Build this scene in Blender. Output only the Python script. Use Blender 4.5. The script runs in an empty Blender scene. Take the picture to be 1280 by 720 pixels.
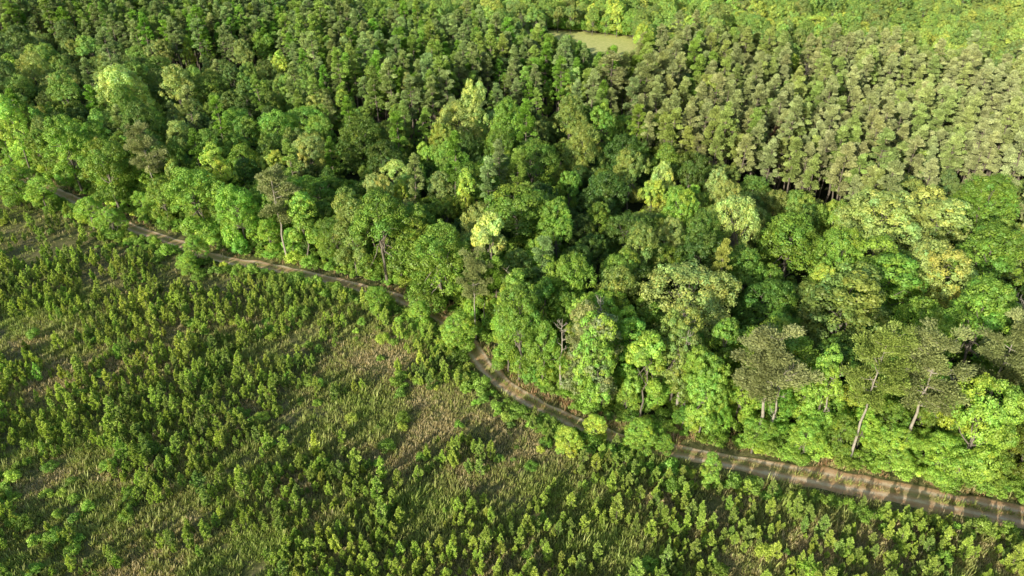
import bpy, math, random
import numpy as np
from mathutils import Vector, noise

SEED = 11
rng = np.random.default_rng(SEED)
random.seed(SEED)
PI = math.pi
scene = bpy.context.scene
COL = scene.collection

# ------------------------------------------------------------------ camera
H = 60.0
PITCH = math.radians(31.0)
FPX = 914.0
cd = bpy.data.cameras.new("camera")
cd.sensor_width = 36.0
cd.lens = 36.0 * FPX / 1280.0
cd.clip_start = 0.5
cd.clip_end = 9000
cam = bpy.data.objects.new("camera", cd)
cam.location = (0, 0, H)
cam.rotation_euler = (PI / 2 - PITCH, 0, 0)
COL.objects.link(cam)
scene.camera = cam
CP, SP = math.cos(PITCH), math.sin(PITCH)


def at(px, py, z=0.0):
    """survey point: the spot at height z that the photograph shows at this pixel"""
    dx = px - 640.0
    u = 360.0 - py
    d = (dx, FPX * CP + u * SP, -FPX * SP + u * CP)
    t = (z - H) / d[2]
    return d[0] * t, d[1] * t


def proj(x, y, z):
    x = np.asarray(x, float); y = np.asarray(y, float); z = np.asarray(z, float) - H
    dep = y * CP - z * SP
    up = y * SP + z * CP
    return 640 + FPX * x / dep, 360 - FPX * up / dep, dep


# ------------------------------------------------------------------ terrain
def gz(x, y):
    return 0.9 * noise.noise(Vector((x * 0.013, y * 0.013, 3.1))) + 0.35 * noise.noise(Vector((x * 0.05, y * 0.05, 7.7)))


def fbm(x, y, s, o=0.0):
    return noise.fractal(Vector((x * s + o, y * s - o, o * 1.7)), 0.6, 2.0, 4)


# ------------------------------------------------------------------ track centre line
TPX = [(-60, 198), (0, 213), (75, 240), (120, 262), (165, 283), (205, 297), (270, 320), (340, 331), (400, 345), (450, 358), (500, 372),
       (545, 393), (576, 415), (596, 440), (612, 462), (640, 487), (680, 511), (730, 534), (800, 557), (870, 571), (940, 585),
       (1000, 596), (1060, 606), (1130, 618), (1200, 631), (1260, 642), (1320, 653)]
TR = [at(*p) for p in TPX]
(x0_, y0_), (x1_, y1_) = TR[0], TR[1]
for k in range(1, 6):
    TR.insert(0, (x0_ - 30 * k, y0_ + 8 * k))
xe, ye = TR[-1]
for k in range(1, 6):
    TR.append((xe + 15 * k, ye - 1.2 * k))
TRX = np.array([p[0] for p in TR]); TRY = np.array([p[1] for p in TR])


def ytrack(x):
    return np.interp(x, TRX, TRY)


def catmull(P, n):
    out = []
    P = [P[0]] + list(P) + [P[-1]]
    for i in range(1, len(P) - 2):
        p0, p1, p2, p3 = [np.array(q, float) for q in P[i - 1:i + 3]]
        for t in np.linspace(0, 1, n, endpoint=False):
            out.append(0.5 * ((2 * p1) + (-p0 + p2) * t + (2 * p0 - 5 * p1 + 4 * p2 - p3) * t * t + (-p0 + 3 * p1 - 3 * p2 + p3) * t ** 3))
    out.append(np.array(P[-1], float))
    return np.array(out)


CL = catmull(TR, 14)


def dtrack(x, y):
    """signed distance to the track centre line, positive on the forest side"""
    d = np.sqrt(((CL - (x, y)) ** 2).sum(1))
    k = int(d.argmin())
    return d[k] if y > ytrack(x) else -d[k]


# ------------------------------------------------------------------ materials
def nodes_of(name):
    m = bpy.data.materials.new(name)
    m.use_nodes = True
    nt = m.node_tree
    nt.nodes.clear()
    out = nt.nodes.new("ShaderNodeOutputMaterial")
    return m, nt, out


def mixc(nt, fac, a, b, mode="MIX"):
    n = nt.nodes.new("ShaderNodeMix")
    n.data_type = "RGBA"
    n.blend_type = mode
    for idx, v in ((0, fac), (6, a), (7, b)):
        if isinstance(v, (int, float)):
            n.inputs[idx].default_value = v
        elif isinstance(v, tuple):
            n.inputs[idx].default_value = (*v, 1)
        else:
            nt.links.new(v, n.inputs[idx])
    return n.outputs[2]


def noise_node(nt, scale, detail=4, rough=0.6, vec=None):
    n = nt.nodes.new("ShaderNodeTexNoise")
    n.inputs["Scale"].default_value = scale
    n.inputs["Detail"].default_value = detail
    n.inputs["Roughness"].default_value = rough
    if vec is not None:
        nt.links.new(vec, n.inputs["Vector"])
    return n.outputs["Fac"]


def ramp(nt, fac, stops):
    n = nt.nodes.new("ShaderNodeValToRGB")
    while len(n.color_ramp.elements) < len(stops):
        n.color_ramp.elements.new(0.5)
    for e, (p, c) in zip(n.color_ramp.elements, stops):
        e.position = p
        e.color = (*c, 1)
    nt.links.new(fac, n.inputs[0])
    return n.outputs[0]


def foliage_mat(name, trans=0.3, gloss=0.05):
    m, nt, out = nodes_of(name)
    oi = nt.nodes.new("ShaderNodeObjectInfo")
    a1 = nt.nodes.new("ShaderNodeAttribute"); a1.attribute_type = "INSTANCER"; a1.attribute_name = "tcol"
    a2 = nt.nodes.new("ShaderNodeAttribute"); a2.attribute_type = "INSTANCER"; a2.attribute_name = "isinst"
    col = mixc(nt, a2.outputs["Fac"], oi.outputs["Color"], a1.outputs["Color"])
    av = nt.nodes.new("ShaderNodeAttribute"); av.attribute_name = "tint"
    col = mixc(nt, 1.0, col, av.outputs["Color"], "MULTIPLY")
    df = nt.nodes.new("ShaderNodeBsdfDiffuse")
    tr = nt.nodes.new("ShaderNodeBsdfTranslucent")
    gl = nt.nodes.new("ShaderNodeBsdfGlossy"); gl.inputs["Roughness"].default_value = 0.5
    gl.inputs["Color"].default_value = (0.8, 0.85, 0.8, 1)
    tc = mixc(nt, 1.0, col, (1.0, 1.05, 0.55), "MULTIPLY")
    nt.links.new(col, df.inputs["Color"]); nt.links.new(tc, tr.inputs["Color"])
    m1 = nt.nodes.new("ShaderNodeMixShader"); m1.inputs[0].default_value = trans
    nt.links.new(df.outputs[0], m1.inputs[1]); nt.links.new(tr.outputs[0], m1.inputs[2])
    m2 = nt.nodes.new("ShaderNodeMixShader"); m2.inputs[0].default_value = gloss
    nt.links.new(m1.outputs[0], m2.inputs[1]); nt.links.new(gl.outputs[0], m2.inputs[2])
    nt.links.new(m2.outputs[0], out.inputs[0])
    return m


def bark_mat(name, c1, c2):
    m, nt, out = nodes_of(name)
    tc = nt.nodes.new("ShaderNodeTexCoord")
    f = noise_node(nt, 3.0, 6, 0.7, tc.outputs["Object"])
    col = ramp(nt, f, [(0.3, c1), (0.7, c2)])
    b = nt.nodes.new("ShaderNodeBsdfPrincipled"); b.inputs["Roughness"].default_value = 0.9
    nt.links.new(col, b.inputs["Base Color"])
    bp = nt.nodes.new("ShaderNodeBump"); bp.inputs["Strength"].default_value = 0.6; bp.inputs["Distance"].default_value = 0.05
    nt.links.new(f, bp.inputs["Height"]); nt.links.new(bp.outputs[0], b.inputs["Normal"])
    nt.links.new(b.outputs[0], out.inputs[0])
    return m


M_LEAF = foliage_mat("broad_leaves", 0.28, 0.04)
M_NEED = foliage_mat("pine_needles", 0.22, 0.03)
M_WEED = foliage_mat("weeds", 0.3, 0.02)
M_BARK = bark_mat("hardwood_bark", (0.12, 0.1, 0.08), (0.28, 0.25, 0.21))
M_PBARK = bark_mat("pine_bark", (0.12, 0.10, 0.075), (0.27, 0.23, 0.18))
M_PALE = bark_mat("pale_bark", (0.26, 0.23, 0.19), (0.50, 0.46, 0.40))


# ground: one sheet; colour by painted zone attribute (real ground cover) and noise
def ground_mat():
    m, nt, out = nodes_of("ground_soil_and_litter")
    tc = nt.nodes.new("ShaderNodeTexCoord")
    v = tc.outputs["Object"]
    n1 = noise_node(nt, 0.09, 5, 0.6, v)
    n2 = noise_node(nt, 1.1, 5, 0.7, v)
    n3 = noise_node(nt, 6.0, 4, 0.7, v)
    fa = ramp(nt, n1, [(0.36, (0.09, 0.11, 0.04)), (0.5, (0.19, 0.19, 0.08)), (0.66, (0.38, 0.32, 0.18))])
    fb = ramp(nt, n2, [(0.35, (0.08, 0.11, 0.03)), (0.5, (0.17, 0.19, 0.07)), (0.68, (0.34, 0.30, 0.17))])
    field = mixc(nt, 0.55, fa, fb)
    sp = ramp(nt, n3, [(0.3, (0.55, 0.55, 0.55)), (0.7, (1.35, 1.3, 1.2))])
    field = mixc(nt, 1.0, field, sp, "MULTIPLY")
    forest = ramp(nt, n2, [(0.3, (0.035, 0.05, 0.02)), (0.7, (0.09, 0.10, 0.045))])
    ca = ramp(nt, n2, [(0.3, (0.58, 0.63, 0.18)), (0.7, (0.86, 0.82, 0.34))])
    at_ = nt.nodes.new("ShaderNodeAttribute"); at_.attribute_name = "zone"
    sx = nt.nodes.new("ShaderNodeSeparateColor"); nt.links.new(at_.outputs["Color"], sx.inputs[0])
    c = mixc(nt, sx.outputs[0], forest, field)
    c = mixc(nt, sx.outputs[1], c, ca)
    b = nt.nodes.new("ShaderNodeBsdfPrincipled"); b.inputs["Roughness"].default_value = 0.95
    b.inputs["Specular IOR Level"].default_value = 0.1
    nt.links.new(c, b.inputs["Base Color"])
    bp = nt.nodes.new("ShaderNodeBump"); bp.inputs["Strength"].default_value = 0.8; bp.inputs["Distance"].default_value = 0.25
    nt.links.new(n2, bp.inputs["Height"]); nt.links.new(bp.outputs[0], b.inputs["Normal"])
    nt.links.new(b.outputs[0], out.inputs[0])
    return m


def track_mat():
    m, nt, out = nodes_of("dirt_track_clay")
    tc = nt.nodes.new("ShaderNodeTexCoord"); v = tc.outputs["Object"]
    n2 = noise_node(nt, 0.9, 6, 0.7, v)
    n3 = noise_node(nt, 5.0, 4, 0.7, v)
    n1 = noise_node(nt, 0.12, 3, 0.5, v)
    clay = ramp(nt, n2, [(0.3, (0.56, 0.31, 0.16)), (0.55, (0.76, 0.48, 0.28)), (0.75, (0.86, 0.66, 0.45))])
    rut = ramp(nt, n3, [(0.3, (0.86, 0.68, 0.48)), (0.7, (0.94, 0.84, 0.68))])
    grass = ramp(nt, n3, [(0.3, (0.26, 0.27, 0.09)), (0.7, (0.50, 0.44, 0.21))])
    a = nt.nodes.new("ShaderNodeAttribute"); a.attribute_name = "zone"
    sx = nt.nodes.new("ShaderNodeSeparateColor"); nt.links.new(a.outputs["Color"], sx.inputs[0])

    def mul(p, q):
        n = nt.nodes.new("ShaderNodeMath"); n.operation = "MULTIPLY"; n.use_clamp = True
        nt.links.new(p, n.inputs[0])
        if isinstance(q, (int, float)): n.inputs[1].default_value = q
        else: nt.links.new(q, n.inputs[1])
        return n.outputs[0]
    k = ramp(nt, n2, [(0.35, (0.25, 0.25, 0.25)), (0.6, (1, 1, 1))])
    c = mixc(nt, mul(sx.outputs[0], k), clay, rut)
    k2 = ramp(nt, n1, [(0.38, (0.35, 0.35, 0.35)), (0.55, (1, 1, 1))])
    c = mixc(nt, mul(sx.outputs[1], k2), c, grass)
    b = nt.nodes.new("ShaderNodeBsdfPrincipled"); b.inputs["Roughness"].default_value = 0.95
    b.inputs["Specular IOR Level"].default_value = 0.1
    nt.links.new(c, b.inputs["Base Color"])
    bp = nt.nodes.new("ShaderNodeBump"); bp.inputs["Strength"].default_value = 0.7; bp.inputs["Distance"].default_value = 0.08
    nt.links.new(n3, bp.inputs["Height"]); nt.links.new(bp.outputs[0], b.inputs["Normal"])
    nt.links.new(b.outputs[0], out.inputs[0])
    return m


# ------------------------------------------------------------------ mesh builders
def mesh_np(name, V, F, mat, tint=None, smooth=False):
    """V n x 3, F list or array of faces (all same length), tint n x 3 per vertex"""
    V = np.asarray(V, np.float32); F = np.asarray(F, np.int32)
    me = bpy.data.meshes.new(name)
    k = F.shape[1]
    me.vertices.add(len(V)); me.vertices.foreach_set("co", V.ravel())
    me.loops.add(F.size); me.loops.foreach_set("vertex_index", F.ravel())
    me.polygons.add(len(F)); me.polygons.foreach_set("loop_start", np.arange(0, F.size, k, dtype=np.int32))
    me.polygons.foreach_set("loop_total", np.full(len(F), k, np.int32))
    if smooth:
        me.polygons.foreach_set("use_smooth", np.ones(len(F), bool))
    if tint is not None:
        at_ = me.color_attributes.new("tint", "FLOAT_COLOR", "POINT")
        at_.data.foreach_set("color", np.concatenate([tint, np.ones((len(tint), 1))], 1).astype(np.float32).ravel())
    me.materials.append(mat)
    me.update(calc_edges=True)
    me.validate()
    return me


def unit(v):
    return v / np.maximum(np.linalg.norm(v, axis=-1, keepdims=True), 1e-9)


def sphere_dirs(n, r):
    z = r.uniform(-1, 1, n); a = r.uniform(0, 2 * PI, n); s = np.sqrt(1 - z * z)
    return np.stack([s * np.cos(a), s * np.sin(a), z], 1)


def leaf_cards(P, N, L, W, r, tint, jit=0.55, along=None):
    """kite-shaped leaf sprays at P facing N; L, W length and width"""
    n = len(P)
    N = unit(N + r.normal(0, jit, (n, 3)))
    a = sphere_dirs(n, r) if along is None else along + r.normal(0, 0.35, (n, 3))
    T = unit(a - (a * N).sum(1, keepdims=True) * N) if along is None else unit(a)
    if along is not None:
        N = unit(N - (N * T).sum(1, keepdims=True) * T)
    B = np.cross(N, T)
    L = (L * r.uniform(0.7, 1.3, n))[:, None]; W = (W * r.uniform(0.7, 1.3, n))[:, None]
    droop = N * L * r.uniform(-0.15, 0.1, (n, 1))
    V = np.stack([P - T * L * 0.5, P + B * W * 0.5 + T * L * 0.05, P + T * L * 0.5 + droop, P - B * W * 0.5 + T * L * 0.05], 1).reshape(-1, 3)
    F = np.arange(4 * n).reshape(n, 4)
    return V, F, np.repeat(tint, 4, axis=0)


def tube(path, rad, k=6):
    path = np.asarray(path, float); V = []; F = []
    for i, (p, q) in enumerate(zip(path, rad)):
        t = unit((path[min(i + 1, len(path) - 1)] - path[max(i - 1, 0)])[None])[0]
        u = np.cross(t, (0.3, 1, 0.1)); u /= np.linalg.norm(u); w = np.cross(t, u)
        for j in range(k):
            an = 2 * PI * j / k
            V.append(p + q * (math.cos(an) * u + math.sin(an) * w))
    for i in range(len(path) - 1):
        for j in range(k):
            F.append((i * k + j, i * k + (j + 1) % k, (i + 1) * k + (j + 1) % k, (i + 1) * k + j))
    return np.array(V), np.array(F)


def join(parts):
    V, F, o = [], [], 0
    for v, f in parts:
        V.append(v); F.append(f + o); o += len(v)
    return np.concatenate(V), np.concatenate(F)


def bent(p, q, r, n=5, w=0.12):
    p = np.asarray(p, float); q = np.asarray(q, float)
    t = np.linspace(0, 1, n)[:, None]
    d = np.linalg.norm(q - p)
    return p + (q - p) * t + r.normal(0, w * d * 0.3, (n, 3)) * np.sin(t * PI)


def hardwood(seed, R, z0, z1, lobes, flat=1.0, nleaf=13000, leaf=0.30, sparse=0.0, puff=(0.42, 0.8)):
    """broad-leaved tree: trunk and limbs mesh; crown = lobes > puffs > leaf sprays"""
    r = np.random.default_rng(seed)
    cz = z0 + (z1 - z0) * 0.55
    hz = (z1 - z0) / 2
    LC, LR = [], []
    for i in range(lobes):
        a = 2.4 * i + r.uniform(-0.4, 0.4)
        f = math.sqrt((i + 0.5) / lobes)
        rr = R * f * 0.68
        lr = R * r.uniform(0.36, 0.52)
        zz = cz + hz * (0.62 * (1 - f ** 2) + r.uniform(-0.38, 0.16))
        LC.append((rr * math.cos(a), rr * math.sin(a), zz)); LR.append(lr)
    for i in range(max(3, lobes // 2)):     # low skirt
        a = r.uniform(0, 2 * PI)
        LC.append((R * 0.62 * math.cos(a), R * 0.62 * math.sin(a), z0 + hz * r.uniform(0.25, 0.55))); LR.append(R * r.uniform(0.28, 0.4))
    LC = np.array(LC); LR = np.array(LR)
    PC, PN, PL = [], [], []
    want = int(34 * len(LR) * (1 - sparse))
    while len(PC) < want:
        k = r.integers(len(LR))
        d = sphere_dirs(1, r)[0]
        if d[2] < -0.55: continue
        p = LC[k] + d * LR[k] * r.uniform(0.8, 1.08) * np.array([1, 1, flat])
        q = np.linalg.norm((p - LC) / np.array([1, 1, flat]), axis=1) / LR
        q[k] = 2
        if q.min() < 0.72: continue
        PC.append(p); PN.append(d); PL.append(k)
    PC = np.array(PC); PN = np.array(PN)
    pr = r.uniform(puff[0], puff[1], len(PC)) * (R / 4.5) ** 0.5
    lt = r.uniform(0.82, 1.18, len(LR)); pt = r.uniform(0.78, 1.22, len(PC)) * lt[PL]
    hue = r.normal(0, 0.07, len(PC)) + r.normal(0, 0.05, len(LR))[PL]
    which = r.choice(len(PC), nleaf, p=pr ** 2 / (pr ** 2).sum())
    d = unit(sphere_dirs(nleaf, r) + PN[which] * 0.55)
    pos = PC[which] + d * (pr[which] * r.uniform(0.62, 1.06, nleaf))[:, None] * np.array([1, 1, 0.85])
    b = pt[which] * r.uniform(0.78, 1.22, nleaf)
    tint = np.stack([b * (1 + hue[which] * 1.2), b, b * (1 - hue[which])], 1)
    V, F, T = leaf_cards(pos, d + np.array([0, 0, 0.25]), leaf, leaf * 0.8, r, tint, 0.30)
    crown = mesh_np("hardwood_crown_%d" % seed, V, F, M_LEAF, T)
    parts = []
    top = np.array([r.uniform(-.3, .3), r.uniform(-.3, .3), z0 + (z1 - z0) * 0.7])
    parts.append(tube(bent((0, 0, -0.3), top, r, 8, 0.06), np.linspace(0.3, 0.07, 8) * (R / 4.5), 8))
    for k in range(len(LR)):
        s = top * r.uniform(0.45, 0.9)
        parts.append(tube(bent(s, LC[k], r, 5, 0.2), np.linspace(0.12, 0.03, 5) * (R / 4.5), 5))
        for j in r.choice(len(PC), 3):
            if PL[j] == k:
                parts.append(tube(bent(LC[k], PC[j], r, 3, 0.1), np.linspace(0.04, 0.015, 3), 4))
    V, F = join(parts)
    trunk = mesh_np("hardwood_trunk_%d" % seed, V, F, M_BARK, smooth=True)
    return trunk, crown


def pine(seed, z0, z1, R, top=0.35, nneed=18000, bark=None, sparse=1.0):
    """mature pine: whorls of boughs ending in flattened needle pads"""
    r = np.random.default_rng(seed)
    PC, PD, PR = [], [], []
    parts = [tube(bent((0, 0, -0.3), (r.uniform(-.3, .3), r.uniform(-.3, .3), z1 - 0.3), r, 10, 0.02), np.linspace(0.22, 0.035, 10), 8)]
    nl = int((z1 - z0) / 0.85)
    for i in range(nl):
        f = i / (nl - 1)
        z = z0 + (z1 - 0.6 - z0) * f
        prof = min(1.0, 0.55 + 1.5 * f) if f < 0.3 else (1 - ((f - 0.3) / 0.7) ** 1.6 * (1 - top))
        for j in range(r.integers(3, 6)):
            if r.random() > sparse: continue
            a = r.uniform(0, 2 * PI)
            ln = R * prof * r.uniform(0.65, 1.1)
            rise = ln * (0.1 + 0.45 * f)
            e = np.array([ln * math.cos(a), ln * math.sin(a), z + rise])
            parts.append(tube(bent((0, 0, z), e, r, 4, 0.12), np.linspace(0.06, 0.015, 4), 4))
            m = max(1, int(ln / 0.75))
            for q in range(m):
                g = (q + 1) / m
                if g < 0.3: continue
                PC.append(np.array([0, 0, z]) * (1 - g) + e * g + r.normal(0, 0.22, 3)); PD.append((math.cos(a), math.sin(a), 0.45)); PR.append(r.uniform(0.6, 1.0) * min(1.15, max(.75, R / 2.6)))
    for q in range(5):
        PC.append((r.normal(0, 0.25), r.normal(0, 0.25), z1 - q * 0.35)); PD.append((0, 0, 1)); PR.append(0.5)
    PC = np.array(PC); PD = np.array(PD); PR = np.array(PR)
    pt = r.uniform(0.75, 1.25, len(PC))
    w = r.choice(len(PC), nneed, p=PR ** 2 / (PR ** 2).sum())
    d = sphere_dirs(nneed, r); d[:, 2] = np.abs(d[:, 2]) * 0.8 + d[:, 2] * 0.2
    pos = PC[w] + d * (PR[w] * r.uniform(0.3, 1.05, nneed))[:, None] * np.array([1, 1, 1.0])
    b = pt[w] * r.uniform(0.72, 1.28, nneed)
    tint = np.stack([b * 1.02, b, b], 1)
    V, F, T = leaf_cards(pos, d + np.array([0, 0, 0.3]), 0.30, 0.12, r, tint, 0.6, along=unit(d * 0.8 + PD[w] * 0.8))
    crown = mesh_np("pine_crown_%d" % seed, V, F, M_NEED, T)
    V, F = join(parts)
    trunk = mesh_np("pine_trunk_%d" % seed, V, F, bark or M_PBARK, smooth=True)
    return trunk, crown


def sapling(seed, h, R, nneed=4200):
    r = np.random.default_rng(seed)
    parts = [tube(bent((0, 0, -0.15), (r.uniform(-.08, .08), r.uniform(-.08, .08), h - 0.1), r, 6, 0.03), np.linspace(0.045, 0.012, 6), 5)]
    S, D, Ls = [], [], []
    nl = int(h / 0.33)
    for i in range(nl):
        f = (i + 0.6) / nl
        z = 0.15 + (h - 0.45) * f
        prof = (1 - f ** 1.7 * 0.75) * (0.7 + 0.6 * min(1, f * 2.2)) / 1.25
        for j in range(r.integers(4, 7)):
            a = r.uniform(0, 2 * PI); ln = R * prof * r.uniform(0.6, 1.15)
            e = np.array([ln * math.cos(a), ln * math.sin(a), z + ln * 0.8])
            parts.append(tube([(0, 0, z), (e[0] * .5, e[1] * .5, z + ln * .2), e], (0.014, 0.01, 0.006), 4))
            S.append((0, 0, z)); S.append(e * (0.5, 0.5, 1) - (0, 0, ln * .5)); D.append(unit(e - (0, 0, z))); D.append(unit((e - (0, 0, z)) + (0, 0, ln)))
            Ls.append(ln); Ls.append(ln)
    S.append((0, 0, h - 0.5)); D.append((0, 0, 1.0)); Ls.append(0.6)
    S = np.array(S, float); D = np.array(D, float); Ls = np.array(Ls)
    w = r.integers(0, len(S), nneed); w[:90] = len(S) - 1
    t = r.uniform(0.25, 1.08, nneed)
    pos = S[w] + D[w] * (Ls[w] * t)[:, None] * np.where(w % 2 == 0, 1.0, 0.55)[:, None]
    rad = sphere_dirs(nneed, r)
    rad = unit(rad - (rad * D[w]).sum(1, keepdims=True) * D[w])
    pos = pos + rad * r.uniform(0.0, 0.1, (nneed, 1))
    b = r.uniform(0.6, 1.4, nneed) * (0.85 + 0.35 * t)
    tint = np.stack([b * (0.92 + 0.12 * t), b, b * 0.95], 1)
    V, F, T = leaf_cards(pos, rad + (0, 0, 0.4), 0.20, 0.07, r, tint, 0.3, along=unit(rad * 0.75 + D[w]))
    crown = mesh_np("sapling_needles_%d" % seed, V, F, M_NEED, T)
    V, F = join(parts)
    return mesh_np("sapling_stem_%d" % seed, V, F, M_PBARK, smooth=True), crown


def bush(seed, R, h, nleaf=1700, leaf=0.2):
    r = np.random.default_rng(seed)
    n = 16
    a = r.uniform(0, 2 * PI, n); f = np.sqrt(r.uniform(0, 1, n))
    PC = np.stack([R * .75 * f * np.cos(a), R * .75 * f * np.sin(a), h * (0.35 + 0.5 * (1 - f ** 2)) * r.uniform(.6, 1.1, n)], 1)
    w = r.integers(0, n, nleaf); d = sphere_dirs(nleaf, r); d[:, 2] = d[:, 2] * 0.6 + 0.35
    pos = PC[w] + d * (R * 0.36 * r.uniform(.3, 1.1, nleaf))[:, None]
    pos[:, 2] = np.maximum(pos[:, 2], 0.03)
    pt = r.uniform(0.75, 1.25, n)
    b = pt[w] * r.uniform(.65, 1.35, nleaf)
    V, F, T = leaf_cards(pos, d + (0, 0, .3), leaf, leaf * .6, r, np.stack([b, b, b], 1), 0.55)
    crown = mesh_np("shrub_leaves_%d" % seed, V, F, M_LEAF, T)
    parts = [tube(bent((0, 0, -.1), PC[k], r, 4, .15), np.linspace(.035, .01, 4), 4) for k in range(0, n, 2)]
    V, F = join(parts)
    return mesh_np("shrub_stems_%d" % seed, V, F, M_BARK, smooth=True), crown


def snag(seed, h, mat, spread=0.28, nb=26):
    r = np.random.default_rng(seed)
    tp = bent((0, 0, -.3), (r.uniform(-.5, .5), r.uniform(-.5, .5), h), r, 9, 0.04)
    trunk = tube(tp, np.linspace(.24, .03, 9), 7)
    br = []
    for i in range(nb):
        f = r.uniform(.4, .97); k = f * 8; i0 = int(k)
        p = tp[i0] + (tp[min(i0 + 1, 8)] - tp[i0]) * (k - i0)
        a = r.uniform(0, 2 * PI); ln = h * spread * (1.15 - f) * r.uniform(.6, 1.3) + .6
        e = p + np.array([ln * math.cos(a), ln * math.sin(a), ln * r.uniform(.3, 1.0)])
        br.append(tube(bent(p, e, r, 4, .2), np.linspace(.07, .02, 4), 4))
        for j in range(4):
            s = p + (e - p) * r.uniform(.35, .95)
            br.append(tube(bent(s, s + r.normal(0, .3, 3) * ln * .55 + (0, 0, .35 * ln), r, 3, .1), (.03, .022, .012), 4))
    V, F = trunk
    t = mesh_np("dead_trunk_%d" % seed, V, F, mat, smooth=True)
    V, F = join(br)
    return t, mesh_np("dead_branches_%d" % seed, V, F, mat, smooth=True)


# ------------------------------------------------------------------ prototypes (mesh data; each is used by trees standing in the scene)
HW = []   # (trunk, crown, nominal crown radius, height)
for i, (R, z0, z1, lb, fl, sp) in enumerate([
        (4.6, 2.2, 15.0, 12, 0.85, 0.0), (4.2, 2.0, 16.0, 11, 1.05, 0.0), (5.0, 3.0, 14.5, 15, 0.7, 0.05), (3.6, 1.5, 15.5, 10, 1.2, 0.1),
        (4.6, 0.3, 13.5, 14, 0.9, 0.05), (3.9, 2.5, 15.5, 9, 1.0, 0.2), (5.2, 3.0, 15.0, 17, 0.75, 0.1), (4.3, 0.3, 14.5, 13, 0.9, 0.0)]):
    t, c = hardwood(100 + i, R, z0, z1, lb, fl, 24000 if R > 4.5 else 20000, 0.25, sp)
    HW.append((t, c, R, z1 + 0.8))
SL = []   # slim tall hardwoods
for i, (R, z0, z1, lb) in enumerate([(2.2, 2.0, 14.0, 8), (1.9, 3.0, 13.0, 7), (2.5, 1.5, 15.0, 9)]):
    t, c = hardwood(200 + i, R, z0, z1, lb, 1.7, 12000, 0.23, 0.0, (0.4, 0.8))
    SL.append((t, c, R, z1 + 0.5))
PN = []
for i, (z0, z1, R, tp) in enumerate([(8.5, 17.0, 1.6, .1), (7.5, 16.0, 1.45, .15), (9.0, 18.0, 1.7, .15), (8.0, 15.5, 1.4, .1), (9.0, 17.0, 1.55, .25)]):
    t, c = pine(300 + i, z0, z1, R, tp)
    PN.append((t, c, R, z1))
EP = []   # open grown pines at the forest edge with pale trunks
for i, (z0, z1, R) in enumerate([(8.5, 17.0, 3.9), (9.0, 17.5, 4.3), (8.0, 16.0, 3.7)]):
    t, c = pine(330 + i, z0, z1, R, .45, 20000, M_PALE, 0.9)
    EP.append((t, c, R, z1))
SA = []
for i, (h, R) in enumerate([(2.5, .72), (3.0, .8), (2.1, .75), (3.2, .9), (1.8, .66), (2.6, .95)]):
    t, c = sapling(400 + i, h, R)
    SA.append((t, c, R, h))
BU = []
for i, (R, h) in enumerate([(1.2, 1.5), (1.6, 1.9), (0.9, 1.3), (1.3, 2.2)]):
    t, c = bush(500 + i, R, h)
    BU.append((t, c, R, h))
DEAD = [(*snag(600, 13, M_PALE), 2.5, 13), (*snag(601, 14, M_PALE, .12, 14), 1.5, 14), (*snag(602, 12, M_BARK, .3, 34), 3, 12)]

# ------------------------------------------------------------------ things
TCHILD = {"trunk": "trunk", "crown": "crown"}


def set_meta(o, label, cat, group=None):
    o["label"] = label
    o["category"] = cat
    if group: o["group"] = group


def new_tree(name, proto, x, y, rz, s, sz, color, parts=("trunk", "crown"), lean=(0, 0)):
    e = bpy.data.objects.new(name, None)
    e.empty_display_size = 0.5
    e.location = (x, y, gz(x, y) - 0.05)
    e.rotation_euler = (lean[0], lean[1], rz)
    e.scale = (s, s, s * sz)
    COL.objects.link(e)
    for pn, me in zip(parts, proto[:2]):
        c = bpy.data.objects.new(pn, me)
        c.parent = e
        c.color = (*color, 1)
        COL.objects.link(c)
    return e


# ------------------------------------------------------------------ colours
CLS = {
    "dark green": (0.085, 0.165, 0.03), "deep green": (0.13, 0.235, 0.036), "mid green": (0.20, 0.33, 0.045), "fresh green": (0.25, 0.42, 0.06),
    "bright green": (0.33, 0.52, 0.08), "yellow-green": (0.50, 0.63, 0.10), "olive green": (0.27, 0.36, 0.08), "pale olive": (0.44, 0.53, 0.15),
    "pale yellow-green": (0.52, 0.65, 0.19), "grey-green": (0.29, 0.34, 0.13), "brown-green": (0.30, 0.34, 0.14), "russet": (0.32, 0.22, 0.14), "purple-grey": (0.3, 0.25, 0.24)}


for _k in CLS: CLS[_k] = tuple(min(.8, 1.14 * q) for q in CLS[_k])


def jitter(c, r, a=0.1):
    g = 1 + r.normal(0, a)
    return (c[0] * g * (1 + r.normal(0, a * .6)), c[1] * g, c[2] * g * (1 + r.normal(0, a * .6)))


def poly_x(pts, x):
    return np.interp(x, [p[0] for p in pts], [p[1] for p in pts])


PB = [(-400, 20), (0, 34), (150, 42), (330, 66), (430, 110), (520, 140), (620, 112), (700, 128), (800, 165), (860, 190), (1000, 205), (1100, 222), (1280, 212), (1700, 200)]
PT = [(-400, -300), (400, -300), (430, 10), (560, 30), (650, 42), (700, 62), (830, 58), (900, 60), (1000, 68), (1150, 76), (1280, 100), (1700, 150)]
CLR = [(655, 38), (690, 40), (745, 44), (790, 50), (794, 63), (772, 67), (735, 55), (700, 46), (660, 42)]


def inpoly(px, py, P):
    c = False
    j = len(P) - 1
    for i in range(len(P)):
        (xi, yi), (xj, yj) = P[i], P[j]
        if (yi > py) != (yj > py) and px < (xj - xi) * (py - yi) / (yj - yi) + xi: c = not c
        j = i
    return c


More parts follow.
